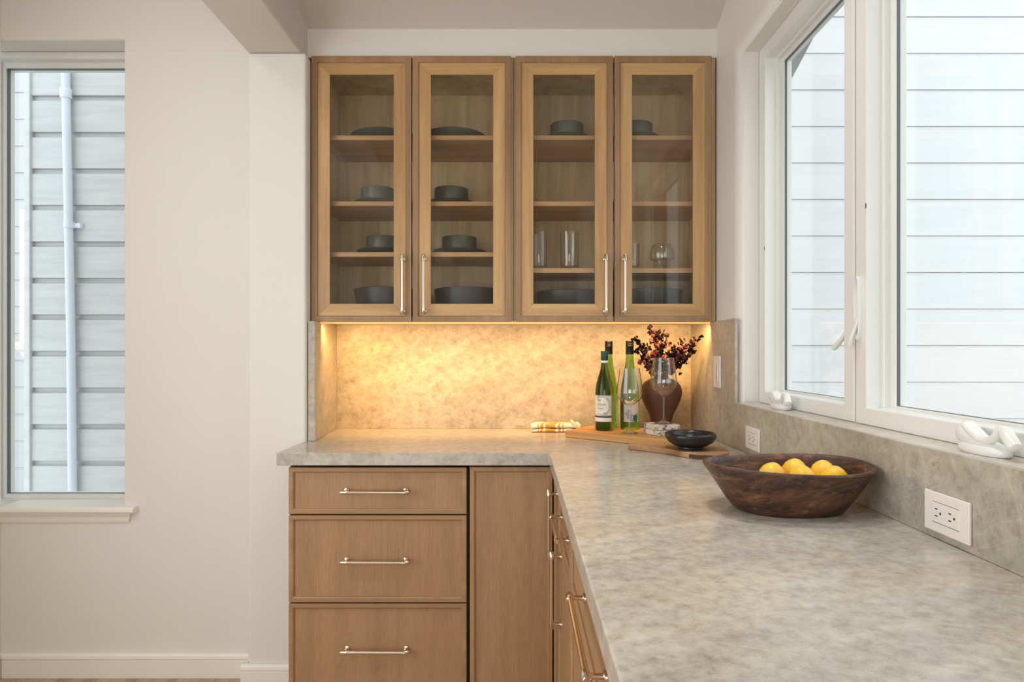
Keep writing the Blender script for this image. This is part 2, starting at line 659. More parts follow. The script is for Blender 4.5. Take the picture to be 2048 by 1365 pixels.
def crank(parent, yc, s=1.0):
    """folding casement operator: oval foot on the sill, domed body, arm that sweeps up to a folded knob"""
    xo = 0.806
    zb = 1.073
    bm = bmesh.new()
    lathe([(0, 0), (0.052, 0), (0.056, 0.004), (0.056, 0.012), (0.050, 0.016), (0, 0.018)], 32, 0.40, 1.0, (xo, yc, zb), bm)
    obj('crank_foot', bm, M_winwhite, parent, smooth=True)
    # body: a dome at the far end that sinks into a saddle
    bm = bmesh.new()
    prev = None
    for dy, zt, hw in ((0.0585, 0.022, 0.003), (0.0565, 0.034, 0.010), (0.0500, 0.048, 0.0155), (0.0420, 0.054, 0.0178), (0.0320, 0.052, 0.018), (0.0180, 0.042, 0.017), (0.0, 0.031, 0.0155), (-0.020, 0.024, 0.014), (-0.040, 0.0195, 0.011), (-0.053, 0.016, 0.005)):
        zl = 0.010 if dy < 0.05 else 0.014
        R = [bm.verts.new((xo + hw * cos(2 * pi * i / 18), yc + dy, zb + (zt + zl) / 2 + (zt - zl) / 2 * sin(2 * pi * i / 18))) for i in range(18)]
        if prev:
            for i in range(18):
                bm.faces.new((prev[i], prev[(i + 1) % 18], R[(i + 1) % 18], R[i]))
        else:
            bm.faces.new(R)
        prev = R
    bm.faces.new(prev)
    obj('crank_body', bm, M_winwhite, parent, smooth=True)
    bm = bmesh.new()
    tube(bm, [(xo - 0.010, yc + 0.034, zb + 0.046), (xo - 0.011, yc + 0.018, zb + 0.037), (xo - 0.011, yc - 0.002, zb + 0.0265), (xo - 0.011, yc - 0.022, zb + 0.0245), (xo - 0.010, yc - 0.038, zb + 0.032), (xo - 0.009, yc - 0.050, zb + 0.0455), (xo - 0.009, yc - 0.055, zb + 0.049)],
         [0.006, 0.0075, 0.0070, 0.0066, 0.0075, 0.0095, 0.007], 14)
    obj('crank_arm', bm, M_winwhite, parent, smooth=True)
    bm = bmesh.new()
    tube(bm, [(xo - 0.006, yc - 0.049, zb + 0.049), (xo - 0.008, yc - 0.056, zb + 0.045), (xo - 0.012, yc - 0.076, zb + 0.028), (xo - 0.013, yc - 0.083, zb + 0.022), (xo - 0.0132, yc - 0.0845, zb + 0.0208)],
         [0.006, 0.0105, 0.011, 0.0105, 0.008], 16)
    obj('crank_knob', bm, M_winwhite, parent, smooth=True)


crank(win_far, 1.918)
crank(win_near, 1.080)


def lever(parent, y, z):
    """tall oval lock plate with a lever tongue hanging out of its slot"""
    bm = bmesh.new()
    n = 28
    rim = []
    for d, sc in ((0.838, 1.0), (0.829, 1.0), (0.826, 0.80), (0.832, 0.62), (0.832, 0.0)):
        if sc == 0:
            rim.append([bm.verts.new((d, y, z))])
        else:
            rim.append([bm.verts.new((d, y + sc * 0.013 * cos(2 * pi * i / n), z + (0.066 + 0.013 * sc) * sin(2 * pi * i / n))) for i in range(n)])
    for A, B in zip(rim[:-1], rim[1:]):
        for i in range(n):
            j = (i + 1) % n
            if len(B) == 1:
                bm.faces.new((A[i], A[j], B[0]))
            else:
                bm.faces.new((A[i], A[j], B[j], B[i]))
    obj('lock_plate', bm, M_winwhite, parent, smooth=True)
    bm = bmesh.new()
    tube(bm, [(0.834, y - 0.001, z - 0.020), (0.827, y + 0.002, z - 0.045), (0.822, y + 0.010, z - 0.070), (0.8205, y + 0.017, z - 0.088), (0.821, y + 0.019, z - 0.096)], [0.004, 0.0045, 0.0055, 0.0075, 0.005], 12)
    obj('lock_lever', bm, M_winwhite, parent, smooth=True)


lever(win_near, 1.528, 1.355)
# the far casement's lever sits on the hidden side of the mullion, only its tongue shows
bm = bmesh.new()
tube(bm, [(0.862, 1.604, 1.335), (0.853, 1.616, 1.305), (0.846, 1.632, 1.282), (0.839, 1.652, 1.262), (0.837, 1.659, 1.256)], [0.005, 0.0055, 0.0065, 0.008, 0.0055], 12)
obj('lock_lever', bm, M_winwhite, win_far, smooth=True)

# left window: frame, sash, pane, set 10 cm back in the wall
MYb = I4
wl = structure(obj('window_3', ring(bmesh.new(), (-2.128, -1.517, 0.632, 2.448), (0.042, 0.042, 0.022, 0.030), 2.59, 2.50, MYb, 0.004), M_winwhite, bevel=0.002))
obj('sash', ring(bmesh.new(), (-2.088, -1.557, 0.652, 2.421), (0.020, 0.020, 0.022, 0.026), 2.57, 2.526, MYb, 0.003), M_winwhite, wl, bevel=0.002)
obj('seal', ring(bmesh.new(), (-2.071, -1.574, 0.671, 2.397), (0.005, 0.005, 0.003, 0.003), 2.546, 2.531, MYb), M_seal, wl)
obj('pane', mkbox(-2.067, -1.578, 2.536, 2.540, 0.672, 2.393), M_pane, wl)
# stool (inner sill) with a moulded apron below it
structure(obj('trim_stool', prism([(2.50, 0.634), (2.372, 0.634), (2.368, 0.640), (2.370, 0.650), (2.376, 0.656), (2.50, 0.656)], -1.985, -1.460, 'x'), M_trim, bevel=0.001))
ap = bmesh.new()
sec = [(2.400, 0.593), (2.394, 0.593), (2.391, 0.600), (2.388, 0.616), (2.380, 0.628), (2.378, 0.634), (2.400, 0.634)]
a = [ap.verts.new((-1.985, p[0], p[1])) for p in sec]
b = [ap.verts.new((-1.478 + (p[1] - 0.634) * 0.35, p[0], p[1])) for p in sec]
ap.faces.new(a)
ap.faces.new(b)
for i in range(len(sec)):
    j = (i + 1) % len(sec)
    ap.faces.new((a[i], a[j], b[j], b[i]))
structure(obj('trim_apron', ap, M_trim))

# ------------------------------------------------------------------ outside
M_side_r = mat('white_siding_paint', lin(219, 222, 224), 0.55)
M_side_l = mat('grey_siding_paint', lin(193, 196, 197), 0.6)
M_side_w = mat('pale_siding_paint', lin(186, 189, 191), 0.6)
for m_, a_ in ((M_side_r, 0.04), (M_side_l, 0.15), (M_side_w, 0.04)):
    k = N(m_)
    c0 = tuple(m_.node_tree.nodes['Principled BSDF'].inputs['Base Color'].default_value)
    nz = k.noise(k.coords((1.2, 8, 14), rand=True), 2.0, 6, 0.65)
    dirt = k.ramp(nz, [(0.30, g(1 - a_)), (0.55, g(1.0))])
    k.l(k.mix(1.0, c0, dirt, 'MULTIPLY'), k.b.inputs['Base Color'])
M_conduit = mat('grey_blue_conduit', lin(208, 216, 228), 0.4)
M_ground = mat('concrete_ground', lin(170, 168, 164), 0.9)
M_rake = mat('grey_eave_paint', lin(150, 156, 154), 0.6)

structure(obj('ground', mkbox(-9, 9, 2.86, 9, -0.7, -0.6), M_ground))
structure(obj('ground', mkbox(0.95, 9, -9, 2.86, -0.7, -0.6), M_ground))


def siding(name, x0, x1, yp, zref, n0, n1, exp, m, rab=0.026, dep=0.013):
    """lapped boards, one object each, on a backing wall; each board has a rabbet at its top edge that shows as a groove"""
    zb, zt = zref + n0 * exp, zref + n1 * exp
    w = structure(obj(name, mkbox(x0, x1, yp + 0.022, yp + 0.16, zb, zt), m))
    for i in range(n0, n1):
        z = zref + i * exp
        t = z + exp
        obj('siding_board', prism([(yp, z + 0.002), (yp, t - rab), (yp + dep, t - rab + dep * 0.35), (yp + dep, t), (yp + 0.021, t), (yp + 0.021, z + 0.002)], x0, x1, 'x'), m, w)
    return w


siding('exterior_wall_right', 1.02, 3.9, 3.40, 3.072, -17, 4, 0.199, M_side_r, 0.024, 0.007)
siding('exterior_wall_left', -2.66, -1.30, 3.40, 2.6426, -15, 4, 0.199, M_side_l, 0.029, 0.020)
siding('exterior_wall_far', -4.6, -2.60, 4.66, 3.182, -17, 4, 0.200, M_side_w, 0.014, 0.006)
structure(obj('exterior_wall_corner', mkbox(-2.677, -2.647, 3.385, 4.70, -0.5, 3.6), M_side_l, bevel=0.003))
# neighbour's window casing with a small sill ledge, beyond the corner
nc = structure(obj('exterior_wall_casing', mkbox(-3.662, -3.60, 4.59, 4.66, 1.30, 2.29), M_trim, bevel=0.004))
obj('casing_ledge', mkbox(-3.71, -3.59, 4.54, 4.66, 1.288, 1.318), M_trim, nc, bevel=0.004)
obj('casing_bracket', prism([(4.66, 1.288), (4.56, 1.288), (4.575, 1.265), (4.62, 1.24), (4.64, 1.205), (4.66, 1.195)], -3.68, -3.60, 'x'), M_trim, nc)
# conduit pipe on the left siding with two couplings
cp = thing('conduit_pipe', 'pale vertical pipe clipped to grey siding outside the tall narrow window', 'pipe', (-2.42, 3.37, 0.3))
bm = bmesh.new()
tube(bm, [(-2.400, 3.372, 0.1), (-2.412, 3.372, 1.3), (-2.452, 3.372, 3.3)], 0.021, 18)
obj('pipe', bm, M_conduit, cp, smooth=True)
bm = bmesh.new()
tube(bm, [(-2.4385, 3.372, 2.615), (-2.4388, 3.372, 2.625), (-2.439, 3.372, 2.632), (-2.440, 3.372, 2.66), (-2.4405, 3.372, 2.668)], [0.026, 0.028, 0.0265, 0.029, 0.025], 18)
obj('coupling', bm, M_conduit, cp, smooth=True)
bm = bmesh.new()
tube(bm, [(-2.4225, 3.372, 1.915), (-2.4228, 3.372, 1.945)], 0.026, 18)
box(bm, -2.402, -2.365, 3.375, 3.399, 1.918, 1.942)
obj('pipe_clamp', bm, M_conduit, cp)

# roof rake that slopes past the far top corner of the side window
M_sl = Matrix.Translation((0, 2.32, 2.232)) @ Matrix.Rotation(radians(-21.4), 4, 'X')
structure(obj('roof_overhang', mkbox(0.935, 1.0, -3.0, 0.0, 0.0, 0.16, M=M_sl), M_rake))


# ------------------------------------------------------------------ worktop and stone
ct = obj('worktop', prism([(-0.798, 2.062), (0.104, 2.062), (0.104, -0.60), (0.758, -0.60), (0.758, 2.726), (-0.800, 2.726), (-0.7885, 2.3155), (-0.798, 2.3155)], 0.872, 0.914), M_stone_top, bevel=0.003, seg=2, origin=(0, 0, 0))
tag(ct, 'L-shaped grey-beige veined stone worktop over the oak base cabinets', 'worktop')
o = obj('stone_backsplash', mkbox(-0.7845, 0.750, 2.709, 2.7268, 0.9145, 1.3625), M_stone_back)
tag(o, 'wide warm-lit stone backsplash slab behind the bottles under upper cabinets', 'backsplash')
o = obj('stone_backsplash', prism([(-0.758, 2.333), (-0.7845, 2.7085), (-0.7985, 2.7085), (-0.784, 2.333)], 0.9145, 1.3625), M_stone_side, bevel=0.001)
tag(o, 'short stone side splash slab standing beside the white pilaster', 'backsplash')
o = obj('stone_backsplash', prism([(2.708, 0.9145), (2.708, 1.3640), (2.16, 1.3640), (2.16, 1.0725), (-0.60, 1.0725), (-0.60, 0.9145)], 0.750, 0.7595, 'x'), M_stone_side, bevel=0.001)
tag(o, 'long stone splash slab under the casement windows, with the switch and outlets', 'backsplash')
o = obj('stone_ledge', mkbox(0.7598, 0.842, -0.60, 2.1600, 1.0527, 1.0725), M_ledge)
tag(o, 'stone window ledge running below the white casement windows', 'window ledge')


# ------------------------------------------------------------------ handles
def pull_mesh(M, axis, length, reach=0.030):
    """bar pull in (u, out, v): centred bar along axis, round posts, thicker end ferrules"""
    bm = bmesh.new()
    h = length / 2

    def P(a, o_):
        return M @ (Vector((a, o_, 0)) if axis == 'u' else Vector((0, o_, a)))
    tube(bm, [P(-h + 0.004, reach), P(h - 0.004, reach)], 0.0054, 14)
    for s in (-1, 1):
        tube(bm, [P(s * (h - 0.026), reach), P(s * (h - 0.025), reach), P(s * (h - 0.002), reach), P(s * h, reach)], [0.0056, 0.0071, 0.0071, 0.0055], 14)
        pp = h - 0.015
        tube(bm, [P(s * pp, 0.0), P(s * pp, 0.004), P(s * pp, 0.0055), P(s * pp, reach - 0.012), P(s * pp, reach - 0.004)], [0.0095, 0.0090, 0.0050, 0.0042, 0.0065], 14)
    return bm


def pull(parent, M, cu, cv, front, axis, length=0.228):
    MM = M @ Matrix.Translation((cu, front, cv))
    return obj('handle', pull_mesh(MM, axis, length), M_nickel, parent, smooth=True)


# ------------------------------------------------------------------ wall cabinets
def wall_cabinet(label, x0, x1, doors, shelves):
    t = thing('wall_cabinet', label, 'cabinet', ((x0 + x1) / 2, 2.70, 1.364), 'glazed upper cabinets')
    yb, yf = 2.7075, 2.394
    z0, z1, th = 1.364, 2.372, 0.018
    obj('side_panel', mkbox(x0, x0 + th, yf, yb, z0, z1), M_inner, t)
    obj('side_panel', mkbox(x1 - th, x1, yf, yb, z0, z1), M_inner, t)
    obj('top_panel', mkbox(x0 + th, x1 - th, yf, yb, z1 - th, z1), M_inner, t)
    obj('bottom_panel', mkbox(x0 + th, x1 - th, yf, yb, z0, z0 + th), M_inner, t)
    obj('back_panel', mkbox(x0 + th, x1 - th, yb - 0.012, yb, z0 + th, z1 - th), M_inner, t)
    for zs in shelves:
        obj('shelf', mkbox(x0 + th + 0.001, x1 - th - 0.001, yf + 0.018, yb - 0.013, zs - 0.018, zs), M_shelf, t, bevel=0.001)
    Md = Matrix(((1, 0, 0, 0), (0, -1, 0, 2.392), (0, 0, 1, 0), (0, 0, 0, 1)))     # out = towards the room
    for (d0, d1, hx) in doors:
        rect = (d0, d1, 1.3625, 2.3715)
        d = obj('door', ring(bmesh.new(), rect, 0.023, 0.0, 0.021, Md, 0.004), M_up_edge, t, bevel=0.001)
        inn = (d0 + 0.0225, d1 - 0.0225, rect[2] + 0.0225, rect[3] - 0.0225)
        for s, nm, mm in (('left', 'stile', M_up_v), ('right', 'stile', M_up_v), ('bottom', 'rail', M_up_h), ('top', 'rail', M_up_h)):
            obj(nm, mitred(bmesh.new(), inn, 0.0455, 0.001, 0.0135, Md, s), mm, d, bevel=0.0007, seg=1)
        gl = (inn[0] + 0.040, inn[1] - 0.040, inn[2] + 0.040, inn[3] - 0.040)
        obj('glass_pane', mkbox(gl[0], gl[1], 0.005, 0.008, gl[2], gl[3], M=Md), M_cabglass, d)
        pull(d, Md, hx, 1.5015, 0.0135, 'v')
    return t


wall_cabinet('oak wall cabinet with two glass doors beside the white pilaster', -0.786, -0.0185, [(-0.7845, -0.4050, -0.436), (-0.4000, -0.0265, -0.3555)], (2.084, 1.829, 1.633))
wall_cabinet('oak wall cabinet with two glass doors beside the window wall, glassware inside', -0.0165, 0.755, [(-0.0095, 0.3605, 0.332), (0.3665, 0.7345, 0.4035)], (2.084, 1.829, 1.571))
# LED strip under the cabinets
led = obj('led_strip', mkbox(-0.765, 0.742, 2.412, 2.424, 1.3565, 1.3635), mat('led_diffuser', (1, 0.62, 0.25, 1), 0.4), origin=(0, 2.418, 1.36))
tag(led, 'slim warm LED strip light fixed under the upper cabinets', 'strip light')
nt = led.active_material.node_tree.nodes['Principled BSDF']
nt.inputs['Emission Color'].default_value = (1.0, 0.56, 0.2, 1)
nt.inputs['Emission Strength'].default_value = 0.55
for i in range(8):
    area('under_cabinet_light', (-0.011 + 0.187 * (i - 3.5), 2.428, 1.355), (radians(44), 0, 0), 0.185, 0.010, 1.35 if i in (0, 7) else 0.76, (1.0, 0.56, 0.19), 124)


# ------------------------------------------------------------------ base cabinets
def framed_front(name, parent, M, rect, m_frame, m_panel, handle=None, hl=0.228, fw=0.0175):
    """slab front with a slim raised frame: the part is the frame, its panel and its handle are sub-parts"""
    d = obj(name, ring(bmesh.new(), rect, fw, 0.0, 0.021, M, 0.004), m_frame, parent, bevel=0.001)
    obj('panel', mkbox(rect[0] + fw - 0.001, rect[1] - fw + 0.001, 0.001, 0.0135, rect[2] + fw - 0.001, rect[3] - fw + 0.001, M=M), m_panel, d)
    if handle:
        pull(d, M, handle[0], handle[1], 0.0135, handle[2], hl)
    return d


M_back = Matrix(((1, 0, 0, 0), (0, -1, 0, 2.108), (0, 0, 1, 0), (0, 0, 0, 1)))
t = thing('drawer_cabinet', 'oak base cabinet with three drawers, beside the white pilaster', 'cabinet', (-0.47, 2.40, 0), 'oak base cabinets')
bm = mkbox(-0.7690, -0.168, 2.110, 2.70, 0.10, 0.855)
obj('carcass', bm, M_gap, t)
obj('toe_kick', mkbox(-0.7690, -0.168, 2.16, 2.18, 0.0, 0.099), M_oak_h, t)
obj('side_panel', mkbox(-0.7710, -0.7692, 2.112, 2.30, 0.0, 0.86), M_oak_v, t)
for z0, z1, zh in ((0.7060, 0.8610, 0.7830), (0.4110, 0.7010, 0.5510), (0.1100, 0.4060, 0.2540)):
    framed_front('drawer', t, M_back, (-0.7660, -0.1720, z0, z1), M_oak_h, M_oak_v, (-0.474, zh, 'u'))

t = thing('corner_cabinet', 'oak corner base cabinet with one tall plain door', 'cabinet', (0.0, 2.40, 0), 'oak base cabinets')
obj('carcass', mkbox(-0.1665, 0.1425, 2.1105, 2.70, 0.10, 0.871), M_gap, t)
obj('toe_kick', mkbox(-0.1665, 0.116, 2.16, 2.18, 0.0, 0.099), M_oak_h, t)
framed_front('door', t, M_back, (-0.1605, 0.1150, 0.110, 0.8625), M_oak_v, M_oak_v)

M_right = Matrix(((0, -1, 0, 0.141), (-1, 0, 0, 0), (0, 0, 1, 0), (0, 0, 0, 1)))   # u = -y, out = -x


def right_cab(name, label, y0, y1):
    t = thing(name, label, 'cabinet', (0.45, (y0 + y1) / 2, 0), 'oak base cabinets')
    obj('carcass', mkbox(0.143, 0.745, y0 + 0.001, y1 - 0.001, 0.10, 0.855), M_gap, t)
    obj('toe_kick', mkbox(0.20, 0.22, y0 + 0.001, y1 - 0.001, 0.0, 0.099), M_oak_hy, t)
    return t


t = right_cab('narrow_cabinet', 'narrow oak base cabinet with one upright bar handle, next to the corner', 1.852, 2.109)
framed_front('door', t, M_right, (-2.104, -1.854, 0.110, 0.8625), M_oak_v, M_oak_v, (-1.985, 0.698, 'v'))
t = right_cab('drawer_door_cabinet', 'oak base cabinet with one drawer above a door, next to the narrow cabinet', 1.442, 1.850)
framed_front('drawer', t, M_right, (-1.848, -1.444, 0.706, 0.8625), M_oak_hy, M_oak_v, (-1.690, 0.772, 'u'), 0.25)
framed_front('door', t, M_right, (-1.848, -1.444, 0.110, 0.701), M_oak_v, M_oak_v, (-1.826, 0.551, 'v'))
t = right_cab('wide_drawer_cabinet', 'wide oak drawer base cabinet with the long bar handle', 0.640, 1.440)
framed_front('drawer', t, M_right, (-1.438, -0.642, 0.706, 0.8625), M_oak_hy, M_oak_v, (-1.040, 0.783, 'u'), 0.315)
framed_front('drawer', t, M_right, (-1.438, -0.642, 0.411, 0.701), M_oak_hy, M_oak_v, (-1.040, 0.551, 'u'), 0.315)
framed_front('drawer', t, M_right, (-1.438, -0.642, 0.110, 0.406), M_oak_hy, M_oak_v, (-1.040, 0.254, 'u'), 0.315)
t = right_cab('door_cabinet', 'oak base cabinet nearest the camera along the window run', -0.58, 0.638)
framed_front('door', t, M_right, (-0.636, -0.03, 0.110, 0.8625), M_oak_v, M_oak_v, (-0.08, 0.7, 'v'))
framed_front('door', t, M_right, (-0.026, 0.58, 0.110, 0.8625), M_oak_v, M_oak_v, (0.02, 0.7, 'v'))


# ------------------------------------------------------------------ crockery
def plate(x, y, z, r, h, label, group='grey stoneware plates', m=None):
    p = [(0, 0), (r * 0.55, 0), (r * 0.58, 0.003), (r * 0.80, h * 0.35), (r * 0.97, h * 0.92), (r, h), (r * 0.985, h + 0.002), (r * 0.95, h * 0.97), (r * 0.78, h * 0.42 + 0.004), (r * 0.55, 0.007), (0, 0.006)]
    o = obj('plate', lathe(p, 56), m or M_ceram, local=True, smooth=True)
    o.location = (x, y, z)
    return tag(o, label, 'plate', group)


def bowl(x, y, z, r, h, label, group='grey stoneware bowls', m=None):
    p = [(0, 0.002), (r * 0.80, 0.002), (r * 0.84, 0.0), (r * 0.90, 0.003), (r * 0.975, h * 0.20), (r, h * 0.45), (r, h - 0.002), (r - 0.0015, h), (r - 0.004, h - 0.001), (r - 0.005, h * 0.45), (r * 0.90, h * 0.16), (r * 0.7, 0.008), (0, 0.007)]
    o = obj('bowl', lathe(p, 56), m or M_ceram, local=True, smooth=True)
    o.location = (x, y, z)
    return tag(o, label, 'bowl', group)


def nest(x, y, z, rp, hp, rb, hb, where):
    plate(x, y, z, rp, hp, 'grey plate under bowl ' + where)
    bowl(x, y, z + 0.0092, rb, hb, 'small grey-green bowl ' + where)


Z = 0.0005
plate(-0.545, 2.556, 2.084 + Z, 0.138, 0.034, 'wide grey plate on the top shelf behind the door nearest the pilaster')
plate(-0.262, 2.556, 2.084 + Z, 0.138, 0.034, 'wide grey plate on the top shelf behind the second glass door from the pilaster')
nest(-0.566, 2.53, 1.829 + Z, 0.096, 0.019, 0.0685, 0.066, 'on the middle shelf behind pilaster-side door')
nest(-0.270, 2.53, 1.829 + Z, 0.096, 0.019, 0.0685, 0.066, 'on the middle shelf behind the second door from pilaster')
nest(-0.545, 2.54, 1.633 + Z, 0.108, 0.021, 0.070, 0.068, 'on the third shelf behind pilaster-side door')
nest(-0.238, 2.54, 1.633 + Z, 0.108, 0.021, 0.070, 0.068, 'on the third shelf behind the second door from pilaster')
nest(0.197, 2.52, 2.084 + Z, 0.096, 0.019, 0.068, 0.066, 'on the top shelf behind the third door from pilaster')
nest(0.474, 2.52, 2.084 + Z, 0.096, 0.019, 0.068, 0.066, 'on the top shelf behind the window-side door')


def serving(x, y, r, h, label, flare=0.86):
    p = [(0, 0), (r * flare * 0.9, 0), (r * flare, 0.006), (r * 0.95, h * 0.55), (r, h - 0.002), (r - 0.002, h), (r - 0.006, h - 0.002), (r * 0.90, h * 0.5), (r * flare * 0.85, 0.010), (0, 0.008)]
    o = obj('serving_bowl', lathe(p, 60), M_ceram_d, local=True, smooth=True)
    o.location = (x, y, 1.3825)
    tag(o, label, 'bowl', 'charcoal serving bowls')


serving(-0.528, 2.55, 0.136, 0.118, 'deep charcoal serving bowl on the cabinet bottom behind the door nearest the pilaster')
serving(-0.205, 2.55, 0.136, 0.118, 'deep charcoal serving bowl on the cabinet bottom behind the second door from the pilaster')
serving(0.214, 2.55, 0.142, 0.108, 'flared charcoal bowl on the cabinet bottom below the tall tumblers', 0.62)
serving(0.530, 2.55, 0.140, 0.112, 'flared charcoal bowl on the cabinet bottom behind the door nearest the window', 0.62)


def tumbler(x, y, z, r, h, label):
    p = [(0, 0), (r * 0.93, 0), (r * 0.96, 0.002), (r, h * 0.5), (r, h), (r - 0.0018, h), (r - 0.0022, h * 0.5), (r * 0.90, 0.012), (0, 0.010)]
    o = obj('tumbler', lathe(p, 40), M_tumbler, local=True, smooth=True)
    o.location = (x, y, z)
    tag(o, label, 'glass', 'glasses on the cabinet shelf')


tumbler(0.083, 2.46, 1.5715, 0.033, 0.146, 'tall clear tumbler behind the third door, nearest the door stile')
tumbler(0.203, 2.46, 1.5715, 0.037, 0.146, 'tall clear tumbler behind the third door, nearer the handle')
tumbler(0.448, 2.46, 1.5715, 0.030, 0.100, 'short clear tumbler behind the fourth door')
p = [(0, 0), (0.029, 0), (0.031, 0.002), (0.031, 0.030), (0.032, 0.033), (0.046, 0.040), (0.048, 0.055), (0.046, 0.075), (0.040, 0.092), (0.034, 0.099), (0.032, 0.098), (0.038, 0.090), (0.044, 0.074), (0.046, 0.055), (0.044, 0.043), (0.030, 0.036), (0, 0.035)]
o = obj('footed_glass', lathe(p, 40), M_tumbler, local=True, smooth=True)
o.location = (0.566, 2.46, 1.5715)
tag(o, 'wide bell-shaped clear glass on a footed base behind the fourth door', 'glass', 'glasses on the cabinet shelf')


# ------------------------------------------------------------------ wall plates
def plate_on_slab(name, label, cat, yc, zc, wy, hz):
    t = thing(name, label, cat, (0.7495, yc, zc))
    obj('cover_plate', mkbox(0.7440, 0.7495, yc - wy / 2, yc + wy / 2, zc - hz / 2, zc + hz / 2), M_plastic, t, bevel=0.002, seg=3)
    return t


t = plate_on_slab('light_switch', 'white paddle light switch on the tall stone slab by the window', 'switch', 2.344, 1.173, 0.078, 0.119)
obj('rocker', mkbox(0.7425, 0.745, 2.344 - 0.017, 2.344 + 0.017, 1.173 - 0.034, 1.173 + 0.034), M_plastic, t, bevel=0.0008)
obj('dimmer_slot', mkbox(0.7420, 0.7427, 2.344 - 0.010, 2.344 - 0.008, 1.173 - 0.034, 1.173 + 0.034), M_seal, t)


def outlet(label, yc, zc):
    t = plate_on_slab('power_outlet', label, 'outlet', yc, zc, 0.114, 0.071)
    obj('receptacle', mkbox(0.7432, 0.745, yc - 0.034, yc + 0.034, zc - 0.0175, zc + 0.0175), M_plastic, t, bevel=0.0008)
    for edge in (zc + 0.0181, zc - 0.0181):
        obj('receptacle_seam', mkbox(0.7437, 0.7441, yc - 0.034, yc + 0.034, edge - 0.0004, edge + 0.0004), M_seal, t)
    for s in (-1, 1):
        c = yc + s * 0.0175
        for dz in (0.0062, -0.0062):
            obj('slot', mkbox(0.7428, 0.7433, c + 0.002, c + 0.0085, zc + dz - 0.001, zc + dz + 0.001), M_slit, t)
        bm = bmesh.new()
        tube(bm, [(0.7433, c - 0.0055, zc), (0.7428, c - 0.0055, zc)], 0.0022, 12)
        obj('ground_hole', bm, M_slit, t)
    return t


outlet('white double outlet on stone splash behind the oval bowl, near the corner', 1.988, 0.9715)
outlet('large white double outlet on stone splash between the oval wooden bowl and the frame edge', 1.088, 0.9635)

# ------------------------------------------------------------------ cutting boards
M_board = wood('maple_board', lin(176, 122, 62), lin(206, 154, 90), lin(222, 176, 112), 'x', 0.5, 0.7)
M_paddle = wood('olive_wood', lin(118, 84, 56), lin(176, 134, 94), lin(206, 166, 124), 'x', 0.5, 0.5, 0.08)
M_bark = mat('bark_edge', lin(84, 58, 40), 0.8)
ang = math.atan2(-0.275, 0.3515)
t = thing('cutting_board', 'thick rectangular light wood board carrying bottles and stone coasters', 'cutting board', (0.1835, 2.44, 0.9145), None, ang)
nb = 4
for i in range(nb):
    w = 0.25 / nb
    obj('stave', mkbox(0.0, 0.446, i * w + 0.0002, (i + 1) * w - 0.0002, 0, 0.0265), M_board, t, local=True, bevel=0.002)
TOPB = 0.9145 + 0.0265

# paddle board with a live edge
out = [(0.377, 2.128), (0.378, 2.148), (0.405, 2.150), (0.440, 2.138), (0.475, 2.136), (0.520, 2.132), (0.560, 2.140), (0.600, 2.150), (0.650, 2.128), (0.680, 2.060), (0.672, 1.985), (0.655, 1.945),
       (0.630, 1.930), (0.598, 1.925), (0.572, 1.932), (0.545, 1.945), (0.520, 1.975), (0.490, 2.020), (0.465, 2.052), (0.435, 2.078), (0.405, 2.105)]
t = thing('paddle_board', 'brown live-edge paddle board lying under the black bowl', 'cutting board', (0.55, 2.03, 0.9145))
for _ in range(2):      # round the outline off
    out = [q for i_ in range(len(out)) for q in ((out[i_][0] * .75 + out[(i_ + 1) % len(out)][0] * .25, out[i_][1] * .75 + out[(i_ + 1) % len(out)][1] * .25),
                                                 (out[i_][0] * .25 + out[(i_ + 1) % len(out)][0] * .75, out[i_][1] * .25 + out[(i_ + 1) % len(out)][1] * .75))]
obj('board', prism(out, 0.9145, 0.9335), M_paddle, t, bevel=0.003)
edge = [(0.522, 1.9745), (0.545, 1.9435), (0.572, 1.9305), (0.598, 1.9235), (0.600, 1.930), (0.574, 1.938), (0.549, 1.951), (0.528, 1.979)]
obj('bark_edge', prism(edge, 0.9160, 0.9285), M_bark, t, bevel=0.002)

# black bowl on the paddle
r, h = 0.0815, 0.052
p = [(0, 0.003), (0.033, 0.003), (0.036, 0.0), (0.040, 0.001), (0.041, 0.004), (0.040, 0.007), (0.055, 0.013), (0.071, 0.023), (0.080, 0.036), (0.0818, 0.044), (0.080, 0.050), (0.077, 0.052), (0.073, 0.050), (0.070, 0.044), (0.064, 0.030), (0.050, 0.018), (0.025, 0.011), (0, 0.010)]
o = obj('bowl', lathe(p, 64), M_black, local=True, smooth=True)
o.location = (0.560, 2.030, 0.9338)
tag(o, 'small glossy black footed bowl on the live-edge paddle board', 'bowl')

# ------------------------------------------------------------------ big oval bowl with lemons
M_bowl = mat('dark_carved_wood', lin(92, 62, 46), 0.42)
k = N(M_bowl)
v = k.coords((7, 9, 34), (0.12, 0.16, 0.2))
n1 = k.noise(v, 1.3, 8, 0.72, 0.7)
n2 = k.noise(k.coords((40, 60, 90), (0.3, 0.5, 0.2)), 1.0, 5, 0.7)
c = k.ramp(n1, [(0.34, lin(42, 27, 20)), (0.47, lin(80, 52, 38)), (0.58, lin(106, 70, 50)), (0.70, lin(160, 116, 86))])
c = k.mix(0.6, c, k.ramp(n2, [(0.38, g(0.45)), (0.58, g(1.0))]), 'MULTIPLY')
fl = k.noise(k.coords((22, 30, 70), (0.12, 0.16, 0.2)), 1.4, 4, 0.7)
c = k.mix(k.ramp(fl, [(0.58, g(0.0)), (0.72, g(0.55))]), c, lin(158, 122, 98))
k.l(c, k.b.inputs['Base Color'])
k.bump(n2, 0.5, 0.004)
